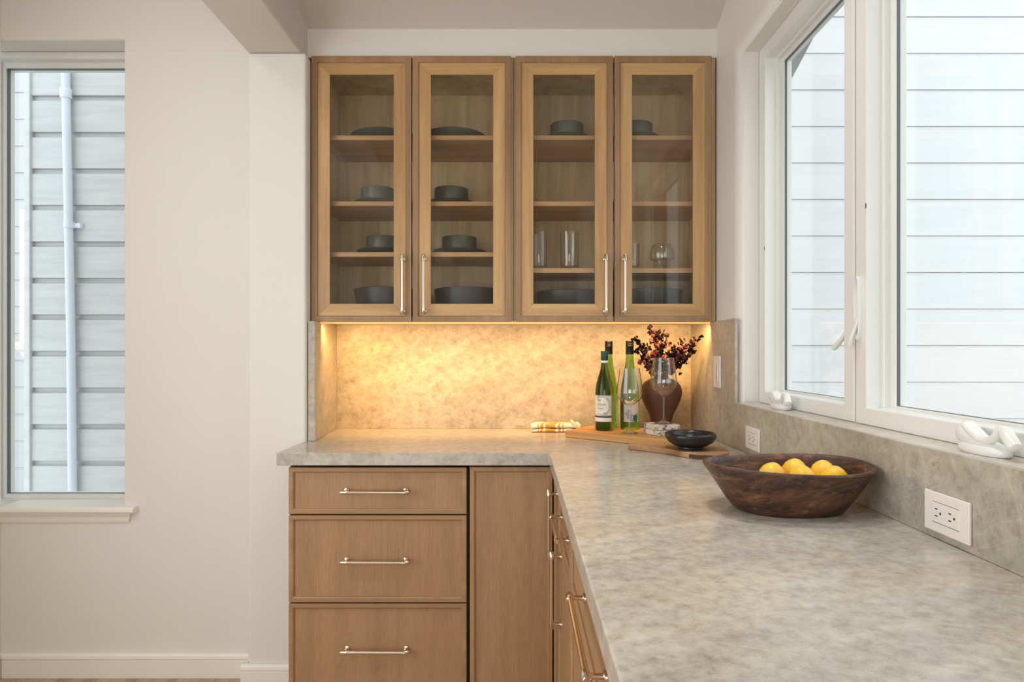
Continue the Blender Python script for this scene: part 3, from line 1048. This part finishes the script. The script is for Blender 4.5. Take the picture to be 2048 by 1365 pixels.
prof_o = [(0.0, 0.0, 0), (0.60, 0.0, 0), (0.655, 0.006, 0), (0.72, 0.022, 0), (0.83, 0.055, 0), (0.93, 0.085, 0), (0.985, 0.100, 0), (1.0, 0.106, 0), (0.985, 0.110, 0), (0.935, 0.110, 0), (0.905, 0.106, 0),
          (0.885, 0.096, 0), (0.835, 0.066, 0), (0.745, 0.036, 0), (0.68, 0.024, 0), (0.40, 0.021, 0), (0, 0.021, 0)]
bm = bmesh.new()
rings = []
SEG = 64
rnd = random.Random(7)
ph = [rnd.random() * 6 for _ in range(6)]
for s, z, _ in prof_o:
    if s == 0:
        rings.append([bm.verts.new((0, 0, z))])
        continue
    R = []
    for i in range(SEG):
        a_ = 2 * pi * i / SEG
        wob = 1 + 0.014 * sin(2 * a_ + ph[0]) + 0.010 * sin(3 * a_ + ph[1]) + 0.005 * sin(7 * a_ + ph[2])
        q = (abs(cos(a_)) ** 2.3 + abs(sin(a_)) ** 2.3) ** (-1 / 2.3)
        z_ = z * 0.88
        R.append(bm.verts.new((0.172 * s * q * cos(a_) * wob, 0.132 * s * q * sin(a_) * wob, z_ + 0.003 * (z / 0.11) * sin(2 * a_ + ph[3]))))
    rings.append(R)
for A, B in zip(rings[:-1], rings[1:]):
    for i in range(SEG):
        j = (i + 1) % SEG
        if len(A) == 1:
            bm.faces.new((A[0], B[i], B[j]))
        elif len(B) == 1:
            bm.faces.new((A[i], A[j], B[0]))
        else:
            bm.faces.new((A[i], A[j], B[j], B[i]))
o = obj('wooden_bowl', bm, M_bowl, local=True, smooth=True)
o.location = (0.574, 1.335, 0.9145)
tag(o, 'large oval dark carved wooden bowl holding lemons on the worktop', 'bowl')

M_lemon = mat('lemon_skin', lin(244, 178, 40), 0.38)
k = N(M_lemon)
nz = k.noise(k.coords((1, 1, 1)), 260, 2)
k.bump(nz, 0.25, 0.001)
k.l(k.ramp(k.noise(k.coords((1, 1, 1), rand=True), 18, 3), [(0.35, lin(244, 180, 36)), (0.65, lin(252, 208, 78))]), k.b.inputs['Base Color'])
lp = [(0, -0.0400), (0.004, -0.0395), (0.008, -0.0350), (0.017, -0.028), (0.0250, -0.016), (0.0285, 0.0), (0.0265, 0.014), (0.0215, 0.0250), (0.0150, 0.0315), (0.0085, 0.0355), (0.004, 0.0372), (0, 0.0375)]
lm = lathe(lp, 28)
lemon0 = None
for x, y, z, rx, rz, lab in ((0.540, 1.335, 0.9760, 14, 60, 'lemon at the far end of the row, nearest the bowl rim toward the cabinets'),
                             (0.603, 1.366, 0.9780, 10, 100, 'lemon at the back of the pile in the oval bowl, mostly hidden'),
                             (0.594, 1.304, 0.9755, 12, 200, 'lemon in the middle front of the oval bowl'),
                             (0.662, 1.357, 0.9760, 12, 140, 'lemon behind the end one, toward the window side'),
                             (0.655, 1.297, 0.9760, 14, 15, 'lemon at the end of the pile nearest the big outlet')):
    if lemon0 is None:
        o = lemon0 = obj('lemon', lm, M_lemon, local=True, smooth=True)
    else:
        o = lemon0.copy()
        COL.objects.link(o)
    o.location = (x, y, z)
    o.rotation_euler = (radians(rx), 0, radians(rz))
    tag(o, lab, 'lemon', 'lemons in the oval bowl')

# ------------------------------------------------------------------ bottles
M_cap_g = mat('green_cap', lin(22, 66, 52), 0.35)
M_cap_b = mat('black_cap', lin(12, 10, 10), 0.35, 0.0, 0.3)
M_paper = mat('cream_label', lin(226, 222, 206), 0.6)
M_paper_g = mat('grey_label', lin(196, 192, 188), 0.6)
M_paper_t = mat('tan_label', lin(196, 176, 146), 0.6)
M_ink = mat('green_ink', lin(40, 72, 56), 0.6)
M_ink_s = mat('pale_green_ink', lin(132, 158, 140), 0.6)
M_ink_k = mat('black_ink', lin(34, 36, 34), 0.6)
M_ink_t = mat('teal_ink', lin(34, 92, 82), 0.6)
M_ink_w = mat('grey_ink', lin(150, 156, 150), 0.6)


def wrap(bm, quads, R, ac):
    """polygons given as (s, z) points on the label sheet, wrapped round a cylinder of radius R; ac = facing angle"""
    for q in quads:
        n = []
        m_ = len(q)
        for i in range(m_):
            p0, p1 = q[i], q[(i + 1) % m_]
            steps = max(1, int(abs(p1[0] - p0[0]) / 0.004))
            for s_ in range(steps):
                f = s_ / steps
                n.append((p0[0] + (p1[0] - p0[0]) * f, p0[1] + (p1[1] - p0[1]) * f))
        vs = [bm.verts.new((R * sin(ac + s / R), -R * cos(ac + s / R), z)) for s, z in n]
        bm.faces.new(vs)
    return bm


def wrap_rect(bm, s0, s1, z0, z1, R, ac):
    """curved strip patch"""
    n = max(2, int(abs(s1 - s0) / 0.0025))
    lo = [bm.verts.new((R * sin(ac + s / R), -R * cos(ac + s / R), z0)) for s in [s0 + (s1 - s0) * i / n for i in range(n + 1)]]
    hi = [bm.verts.new((R * sin(ac + s / R), -R * cos(ac + s / R), z1)) for s in [s0 + (s1 - s0) * i / n for i in range(n + 1)]]
    for i in range(n):
        bm.faces.new((lo[i], lo[i + 1], hi[i + 1], hi[i]))
    return bm


def text_on(parent, body, size, s0, z0, R, ac, m, name='lettering'):
    cu = bpy.data.curves.new('lettering', 'FONT')
    cu.body = body
    cu.size = size
    cu.align_x = 'CENTER'
    cu.resolution_u = 3
    to = bpy.data.objects.new('lettering_source', cu)
    COL.objects.link(to)
    bpy.context.view_layer.update()
    me = bpy.data.meshes.new_from_object(to.evaluated_get(bpy.context.evaluated_depsgraph_get()))
    bpy.data.objects.remove(to)
    for v in me.vertices:
        s = s0 + v.co.x
        v.co = (R * sin(ac + s / R), -R * cos(ac + s / R), z0 + v.co.y)
    me.materials.clear()
    me.materials.append(m)
    return link_mesh(name, me, parent)


def leaf_quads(cx, cz, a_, l, w):
    ca, sa = cos(a_), sin(a_)
    return [(cx + ca * u - sa * v_, cz + sa * u + ca * v_) for u, v_ in ((0, 0), (l * 0.35, -w * 0.5), (l * 0.75, -w * 0.35), (l, 0), (l * 0.75, w * 0.35), (l * 0.35, w * 0.5))]


# bottle A: dark green with cream label, standing foremost
t = thing('liquor_bottle', 'shorter dark green bottle with green cap and cream printed label', 'bottle', (0.3385, 2.4465, TOPB + 0.0003), 'green bottles on the board')
R = 0.0362
body = [(0, 0.004), (0.020, 0.003), (0.031, 0.0), (0.0352, 0.003), (R, 0.008), (R, 0.150), (0.0355, 0.163), (0.0325, 0.182), (0.026, 0.205), (0.0195, 0.225), (0.0150, 0.243), (0.0138, 0.258), (0.0136, 0.285), (0, 0.285)]
obj('glass_body', lathe(body, 56), M_green_d, t, local=True, smooth=True)
cap = [(0.0138, 0.262), (0.0146, 0.262), (0.0146, 0.285), (0.0150, 0.286), (0.0150, 0.293), (0.0144, 0.294), (0.0148, 0.296), (0.0148, 0.306), (0.0140, 0.309), (0, 0.309)]
obj('cap', lathe(cap, 36), M_cap_g, t, local=True, smooth=True)
obj('neck_band', lathe([(0.0147, 0.264), (0.0149, 0.264), (0.0149, 0.272), (0.0147, 0.272)], 36), M_paper, t, local=True, smooth=True)
ac = radians(-26)
RL = R + 0.0005
lab = obj('label', wrap_rect(bmesh.new(), -0.0425, 0.0425, 0.058, 0.138, RL, ac), M_paper, t, local=True, smooth=True)
obj('label_strip', wrap_rect(bmesh.new(), -0.0425, 0.0425, 0.036, 0.052, RL, ac), M_paper, t, local=True, smooth=True)
obj('label_band', wrap_rect(bmesh.new(), -0.0425, 0.0425, 0.052, 0.058, RL, ac), M_ink_k, t, local=True, smooth=True)
RI = RL + 0.0003
bm = bmesh.new()
for s0, s1, z0, z1 in ((-0.0405, 0.0405, 0.1350, 0.1362), (-0.0405, 0.0405, 0.0602, 0.0614), (0.0393, 0.0405, 0.0602, 0.1362), (-0.0405, -0.0393, 0.0602, 0.1362)):
    wrap_rect(bm, s0, s1, z0, z1, RI, ac)
obj('border', bm, M_ink, lab, local=True)
bm = bmesh.new()
rnd = random.Random(3)
for i in range(30):
    f = i / 29
    a_ = radians(70 - 175 * f)
    cx, cz = 0.012 + 0.021 * cos(a_) , 0.098 + 0.032 * sin(a_)
    wrap(bm, [leaf_quads(cx, cz, a_ + pi / 2 + (0.9 if i % 2 else -0.9), 0.0062, 0.0034)], RI, ac)
obj('wreath', bm, M_ink_s, lab, local=True)
bm = bmesh.new()
for i in range(16):
    wrap(bm, [leaf_quads(-0.012 + rnd.uniform(-0.006, 0.008), 0.120 + rnd.uniform(-0.006, 0.006), rnd.uniform(0, 6.28), 0.005, 0.003)], RI, ac)
for i in range(10):
    wrap(bm, [leaf_quads(-0.020 + i * 0.0042, 0.067 + 0.002 * sin(i), rnd.uniform(0, 6.28), 0.005, 0.003)], RI, ac)
obj('ornament', bm, M_ink_s, lab, local=True)['kind'] = 'stuff'
text_on(lab, 'DOLIN', 0.0118, -0.002, 0.0985, RI, ac, M_ink_k)
bm = bmesh.new()
for (s0, s1, z0, th_) in ((-0.020, 0.012, 0.1305, 0.0026), (-0.022, 0.006, 0.0925, 0.0008), (-0.018, 0.009, 0.0865, 0.0022), (-0.014, 0.004, 0.0815, 0.0008)):
    s = s0
    while s < s1:
        wd = rnd.uniform(0.0012, 0.0024)
        wrap_rect(bm, s, min(s + wd, s1), z0, z0 + th_ * rnd.uniform(0.8, 1.0), RI, ac)
        s += wd + 0.0006
obj('small_print', bm, M_ink_k, lab, local=True)['kind'] = 'stuff'


# bottles B and C: tall bright green flute bottles with black capsules
def flute(x, y, label):
    t = thing('wine_bottle', label, 'bottle', (x, y, TOPB + 0.0003), 'green bottles on the board')
    R = 0.0370
    body = [(0, 0.010), (0.020, 0.006), (0.032, 0.0), (0.0362, 0.003), (R, 0.008), (R, 0.130), (0.0355, 0.150), (0.0315, 0.180), (0.0255, 0.212), (0.0200, 0.240), (0.0165, 0.268), (0.0150, 0.290), (0.0148, 0.340), (0, 0.340)]
    obj('glass_body', lathe(body, 56), M_green_l, t, local=True, smooth=True)
    cap = [(0.0152, 0.296), (0.0158, 0.296), (0.0156, 0.326), (0.0162, 0.327), (0.0162, 0.331), (0.0154, 0.332), (0.0162, 0.334), (0.0162, 0.338), (0.0154, 0.339), (0.0160, 0.341), (0.0160, 0.347), (0.0150, 0.350), (0, 0.350)]
    obj('capsule', lathe(cap, 36), M_cap_b, t, local=True, smooth=True)
    return t, R


tB, R = flute(0.3700, 2.548, 'tall green wine bottle standing behind the shorter labelled bottle')
obj('label', wrap_rect(bmesh.new(), -0.040, 0.040, 0.028, 0.122, R + 0.0005, radians(-22)), M_paper_t, tB, local=True, smooth=True)
tC, R = flute(0.4455, 2.492, 'tall green wine bottle with floral label behind the wine glass on the board')
ac = radians(4)
lab = obj('label', wrap_rect(bmesh.new(), -0.034, 0.034, 0.030, 0.112, R + 0.0005, ac), M_paper_g, tC, local=True, smooth=True)
rnd = random.Random(11)
bm = bmesh.new()
for i in range(11):
    a_ = 2 * pi * i / 11
    wrap(bm, [leaf_quads(0.014, 0.045, a_, rnd.uniform(0.010, 0.024), 0.009)], R + 0.0008, ac)
obj('leaf_print', bm, M_ink_t, lab, local=True)
bm = bmesh.new()
for cx, cz in ((-0.014, 0.048), (-0.020, 0.062), (-0.006, 0.056), (-0.002, 0.040), (-0.012, 0.072)):
    for i in range(6):
        wrap(bm, [leaf_quads(cx, cz, 2 * pi * i / 6 + cx * 90, 0.0095, 0.0075)], R + 0.0009 + 0.0001 * i, ac)
obj('flower_print', bm, M_ink_w, lab, local=True)

# ------------------------------------------------------------------ stemware
wg = [(0, 0.0008), (0.030, 0.0), (0.0345, 0.0006), (0.0345, 0.0018), (0.028, 0.0034), (0.015, 0.0075), (0.0065, 0.014), (0.0042, 0.026), (0.0038, 0.055), (0.0042, 0.088), (0.006, 0.098), (0.011, 0.104),
      (0.026, 0.115), (0.042, 0.131), (0.0485, 0.146), (0.0490, 0.154), (0.0470, 0.175), (0.0420, 0.210), (0.0378, 0.245)]
inner = [(0.0370, 0.2450), (0.0413, 0.210), (0.0463, 0.175), (0.0482, 0.154), (0.0477, 0.147), (0.0412, 0.132), (0.0255, 0.1165), (0.010, 0.1065), (0.0, 0.1045)]


def wine_glass(x, y, z, label, s=1.0):
    t = thing('wine_glass', label, 'wine glass', (x, y, z), 'clear stemmed wine glasses')
    cut = 10
    obj('foot', lathe(wg[:7] + [(0.0065, 0.0141), (0, 0.0141)], 48), M_wine, t, local=True, smooth=True)
    obj('stem', lathe([(0, 0.0142)] + wg[6:11] + [(0, 0.0985)], 24), M_wine, t, local=True, smooth=True)
    obj('bowl', lathe([(0, 0.0986)] + [(0.006, 0.0986)] + wg[11:] + inner, 56), M_wine, t, local=True, smooth=True)
    return t


wine_glass(0.4200, 2.352, TOPB + 0.0003, 'stemmed wine glass on the board in front of the floral-label bottle')
M_marble = mat('speckled_marble', lin(214, 206, 194), 0.4)
k = N(M_marble)
n1 = k.noise(k.coords((1, 1, 1)), 42, 5, 0.7, 0.8)
k.l(k.ramp(n1, [(0.34, lin(60, 56, 54)), (0.42, lin(150, 142, 134)), (0.50, lin(216, 208, 196)), (0.7, lin(230, 222, 210))]), k.b.inputs['Base Color'])
for z, w, rz, lab_ in ((TOPB + 0.0003, 0.104, 24, 'square speckled stone coaster resting on the wooden board, lower of two'), (TOPB + 0.0203, 0.100, 12, 'square speckled stone coaster directly under the taller-standing wine glass')):
    o = obj('coaster', mkbox(-w / 2, w / 2, -w / 2, w / 2, 0, 0.0195), M_marble, local=True, bevel=0.003, seg=2)
    o.location = (0.535, 2.328, z)
    o.rotation_euler = (0, 0, radians(rz))
    tag(o, lab_, 'coaster', 'stacked stone coasters')
wine_glass(0.5420, 2.326, TOPB + 0.0403, 'stemmed wine glass standing on the stacked stone coasters before the vase')

# ------------------------------------------------------------------ vase with dried stems
VX, VY = 0.592, 2.585
M_vase = mat('matte_brown_clay', lin(92, 66, 52), 0.75)
k = N(M_vase)
k.bump(k.noise(k.coords((1, 1, 1)), 120, 3), 0.08, 0.002)
M_leaf_d = mat('burgundy_leaf', lin(24, 8, 11), 0.65, 0.0, 0.15)
M_leaf_p = mat('dusty_rose_leaf', lin(112, 66, 72), 0.7, 0.0, 0.2)
M_stem = mat('dark_stem', lin(58, 34, 30), 0.7)
t = thing('vase_of_stems', 'brown heart-shaped vase of dried burgundy stems behind the wine glasses', 'vase', (VX, VY, 0.9146))
vp = [(0, 0), (0.037, 0), (0.0395, 0.003), (0.039, 0.020), (0.0405, 0.044), (0.050, 0.076), (0.064, 0.104), (0.076, 0.130), (0.0835, 0.156), (0.0842, 0.172), (0.079, 0.192), (0.068, 0.208), (0.048, 0.219), (0.032, 0.225), (0.027, 0.232), (0.028, 0.240), (0.024, 0.240), (0.023, 0.230), (0.03, 0.20), (0, 0.18)]
obj('vase', lathe(vp, 56), M_vase, t, local=True, smooth=True)
rnd = random.Random(21)


def whorl_mesh(nm, n, l, w, m, seed, cup):
    """a little whorl of rounded bent leaves"""
    r_ = random.Random(seed)
    bm = bmesh.new()
    for i in range(n):
        a_ = 2 * pi * i / n + r_.uniform(-0.3, 0.3)
        tilt = cup + r_.uniform(-0.35, 0.35)
        ll, ww = l * r_.uniform(0.8, 1.15), w * r_.uniform(0.85, 1.15)
        Mx = Matrix.Rotation(a_, 4, 'Z') @ Matrix.Rotation(-tilt, 4, 'Y')
        P = [(0, 0, 0), (0.30, -0.42, 0.05), (0.72, -0.50, 0.16), (1.0, -0.18, 0.20), (1.0, 0.18, 0.20), (0.72, 0.50, 0.16), (0.30, 0.42, 0.05), (0.55, 0, -0.06)]
        vs = [bm.verts.new(Mx @ Vector((x_ * ll, y_ * ww, z_ * ll))) for x_, y_, z_ in P]
        for q in ((0, 1, 7), (1, 2, 7), (2, 3, 7), (3, 4, 7), (4, 5, 7), (5, 6, 7), (6, 0, 7)):
            bm.faces.new([vs[j] for j in q])
    me = bpy.data.meshes.new(nm)
    bm.to_mesh(me)
    bm.free()
    me.materials.append(m)
    return me


dark = [whorl_mesh('leaf_whorl', 6, 0.0090, 0.0096, M_leaf_d, s, 0.35) for s in (1, 2, 3)]
rose = [whorl_mesh('blossom', 9, 0.0135, 0.0125, M_leaf_p, s, 0.6) for s in (5, 6)]


def at(px, py, Y):
    return Vector(((px - 1036) * Y / 1250, Y, 1.25 - (py - 703) * Y / 1250))


mouth = Vector((VX - 0.002, VY - 0.004, 1.150))
# tips of the sprigs: metres in the room (x, y, z)
tips = [(0.526, 2.470, 1.347), (0.556, 2.490, 1.333), (0.454, 2.425, 1.300), (0.460, 2.410, 1.246), (0.486, 2.470, 1.226), (0.520, 2.450, 1.205), (0.575, 2.450, 1.322), (0.500, 2.520, 1.276),
        (0.622, 2.480, 1.275), (0.664, 2.470, 1.295), (0.715, 2.430, 1.308), (0.692, 2.440, 1.262), (0.662, 2.450, 1.232), (0.640, 2.470, 1.190), (0.560, 2.430, 1.270), (0.604, 2.430, 1.245), (0.690, 2.480, 1.290)]
for i, tp in enumerate(tips):
    tp = Vector(tp)
    mid = mouth.lerp(tp, 0.5) + Vector((0, 0, 0.022)) + Vector((rnd.uniform(-.006, .006), rnd.uniform(-.006, .006), 0))
    base = mouth + Vector((rnd.uniform(-0.012, 0.012), rnd.uniform(-0.012, 0.012), -0.04))
    P = []
    for j in range(9):
        f = j / 8
        P.append(base * (1 - f) ** 2 + mid * 2 * f * (1 - f) + tp * f * f)
    bm = bmesh.new()
    tube(bm, P, [0.0014 * (1 - 0.6 * j / 8) for j in range(9)], 5)
    obj('stem', bm, M_stem, t)
    L = (tp - mouth).length
    nw = int(L / 0.0078)
    for j in range(nw):
        f = 0.30 + 0.70 * (j + rnd.random() * 0.6) / nw
        f = min(f, 1.0)
        c_ = base * (1 - f) ** 2 + mid * 2 * f * (1 - f) + tp * f * f
        sp = 0.015 * (1.15 - f * 0.70)
        c_ = c_ + Vector((rnd.gauss(0, sp), rnd.gauss(0, sp * 0.8), rnd.gauss(0, sp)))
        c_.z = min(c_.z, 1.352)
        c_.x = min(c_.x, 0.733)
        isrose = (f < 0.85 and rnd.random() < 0.42)
        src = rnd.choice(rose if isrose else dark)
        o = bpy.data.objects.new('blossom' if isrose else 'leaf_whorl', src)
        COL.objects.link(o)
        o.parent = t
        o.location = c_ - Vector((VX, VY, 0.9146))
        s_ = rnd.uniform(0.75, 1.2) * (1.0 if isrose else 1.0)
        o.scale = (s_, s_, s_)
        o.rotation_euler = (rnd.uniform(0.6, 2.4), rnd.uniform(-0.7, 0.7), rnd.uniform(0, 6.28))

# ------------------------------------------------------------------ folded towel
M_towel = mat('striped_cotton', lin(232, 222, 200), 0.9)
k = N(M_towel)
co = k.n('TexCoord')
sx = k.n('SeparateXYZ')
k.l(co.outputs['Object'], sx.inputs[0])
wob = k.noise(co.outputs['Object'], 30, 2)
ma = k.n('Math', operation='MULTIPLY_ADD')
k.l(wob, ma.inputs[0])
ma.inputs[1].default_value = 0.006
k.l(sx.outputs[0], ma.inputs[2])
sl = k.n('Math', operation='MULTIPLY_ADD')
k.l(sx.outputs[1], sl.inputs[0])
sl.inputs[1].default_value = -0.55
k.l(ma.outputs[0], sl.inputs[2])
mr = k.n('MapRange')
k.l(sl.outputs[0], mr.inputs[0])
mr.inputs[1].default_value = -0.03
mr.inputs[2].default_value = 0.22
wh, go = lin(236, 228, 208), lin(206, 150, 62)
rp = k.n('ValToRGB')
rp.color_ramp.interpolation = 'CONSTANT'
st = [(0, wh), (0.245, go), (0.265, wh), (0.285, go), (0.34, wh), (0.37, go), (0.545, wh), (0.585, go), (0.625, wh), (0.655, go), (0.675, wh)]
e = rp.color_ramp.elements
while len(e) < len(st):
    e.new(0.5)
for i, (p_, c_) in enumerate(st):
    e[i].position = p_
    e[i].color = c_
k.l(mr.outputs[0], rp.inputs[0])
k.l(rp.outputs[0], k.b.inputs['Base Color'])
k.bump(k.noise(k.coords((1, 1, 1)), 700, 2), 0.3, 0.001)
k.b.inputs['Sheen Weight'].default_value = 0.2


def layer(x0, x1, y0, y1, z0, z1, seed, ns=16):
    """soft folded layer: rounded cross-section swept along x with a little sag and wobble"""
    r_ = random.Random(seed)
    bm = bmesh.new()
    prev = None
    ph_ = [r_.random() * 6 for _ in range(4)]
    for i in range(ns + 1):
        f = i / ns
        x_ = x0 + (x1 - x0) * f
        endr = min(1.0, 0.55 + 3.2 * min(f, 1 - f))
        ring_ = []
        hy, hz = (y1 - y0) / 2, (z1 - z0) / 2 * endr
        for j in range(20):
            a_ = 2 * pi * j / 20
            c_, s_ = cos(a_), sin(a_)
            yy = (y0 + y1) / 2 + hy * math.copysign(abs(c_) ** 0.35, c_) + 0.002 * sin(9 * f + ph_[0])
            zz = z0 + hz + hz * math.copysign(abs(s_) ** 0.6, s_)
            if s_ > 0:
                zz += 0.0012 * sin(14 * f + ph_[1] + 2 * c_)
            ring_.append(bm.verts.new((x_, yy, zz)))
        if prev:
            for j in range(20):
                bm.faces.new((prev[j], prev[(j + 1) % 20], ring_[(j + 1) % 20], ring_[j]))
        else:
            bm.faces.new(ring_)
        prev = ring_
    bm.faces.new(prev)
    return bm


t = thing('folded_towel', 'folded white and mustard striped towel beside the wooden board', 'towel', (0.055, 2.585, 0.9146))
obj('folded_layer', layer(0.002, 0.196, -0.005, 0.085, 0.0, 0.0165, 1), M_towel, t, local=True, smooth=True)
obj('folded_layer', layer(0.000, 0.190, -0.007, 0.083, 0.0165, 0.036, 2), M_towel, t, local=True, smooth=True)
bm = bmesh.new()
for q, (rr_, zz_, xx_) in enumerate(((0.0085, 0.0275, 0.196), (0.0070, 0.0320, 0.180), (0.0060, 0.0400, 0.172))):
    tube(bm, [(xx_, -0.010, zz_), (xx_ + 0.001, 0.00, zz_ + 0.001), (xx_ - 0.001, 0.04, zz_), (xx_ + 0.001, 0.08, zz_ + 0.001)], [rr_ * 0.85, rr_, rr_ * 1.02, rr_ * 0.9], 14)
obj('rolled_end', bm, M_towel, t, local=True, smooth=True)
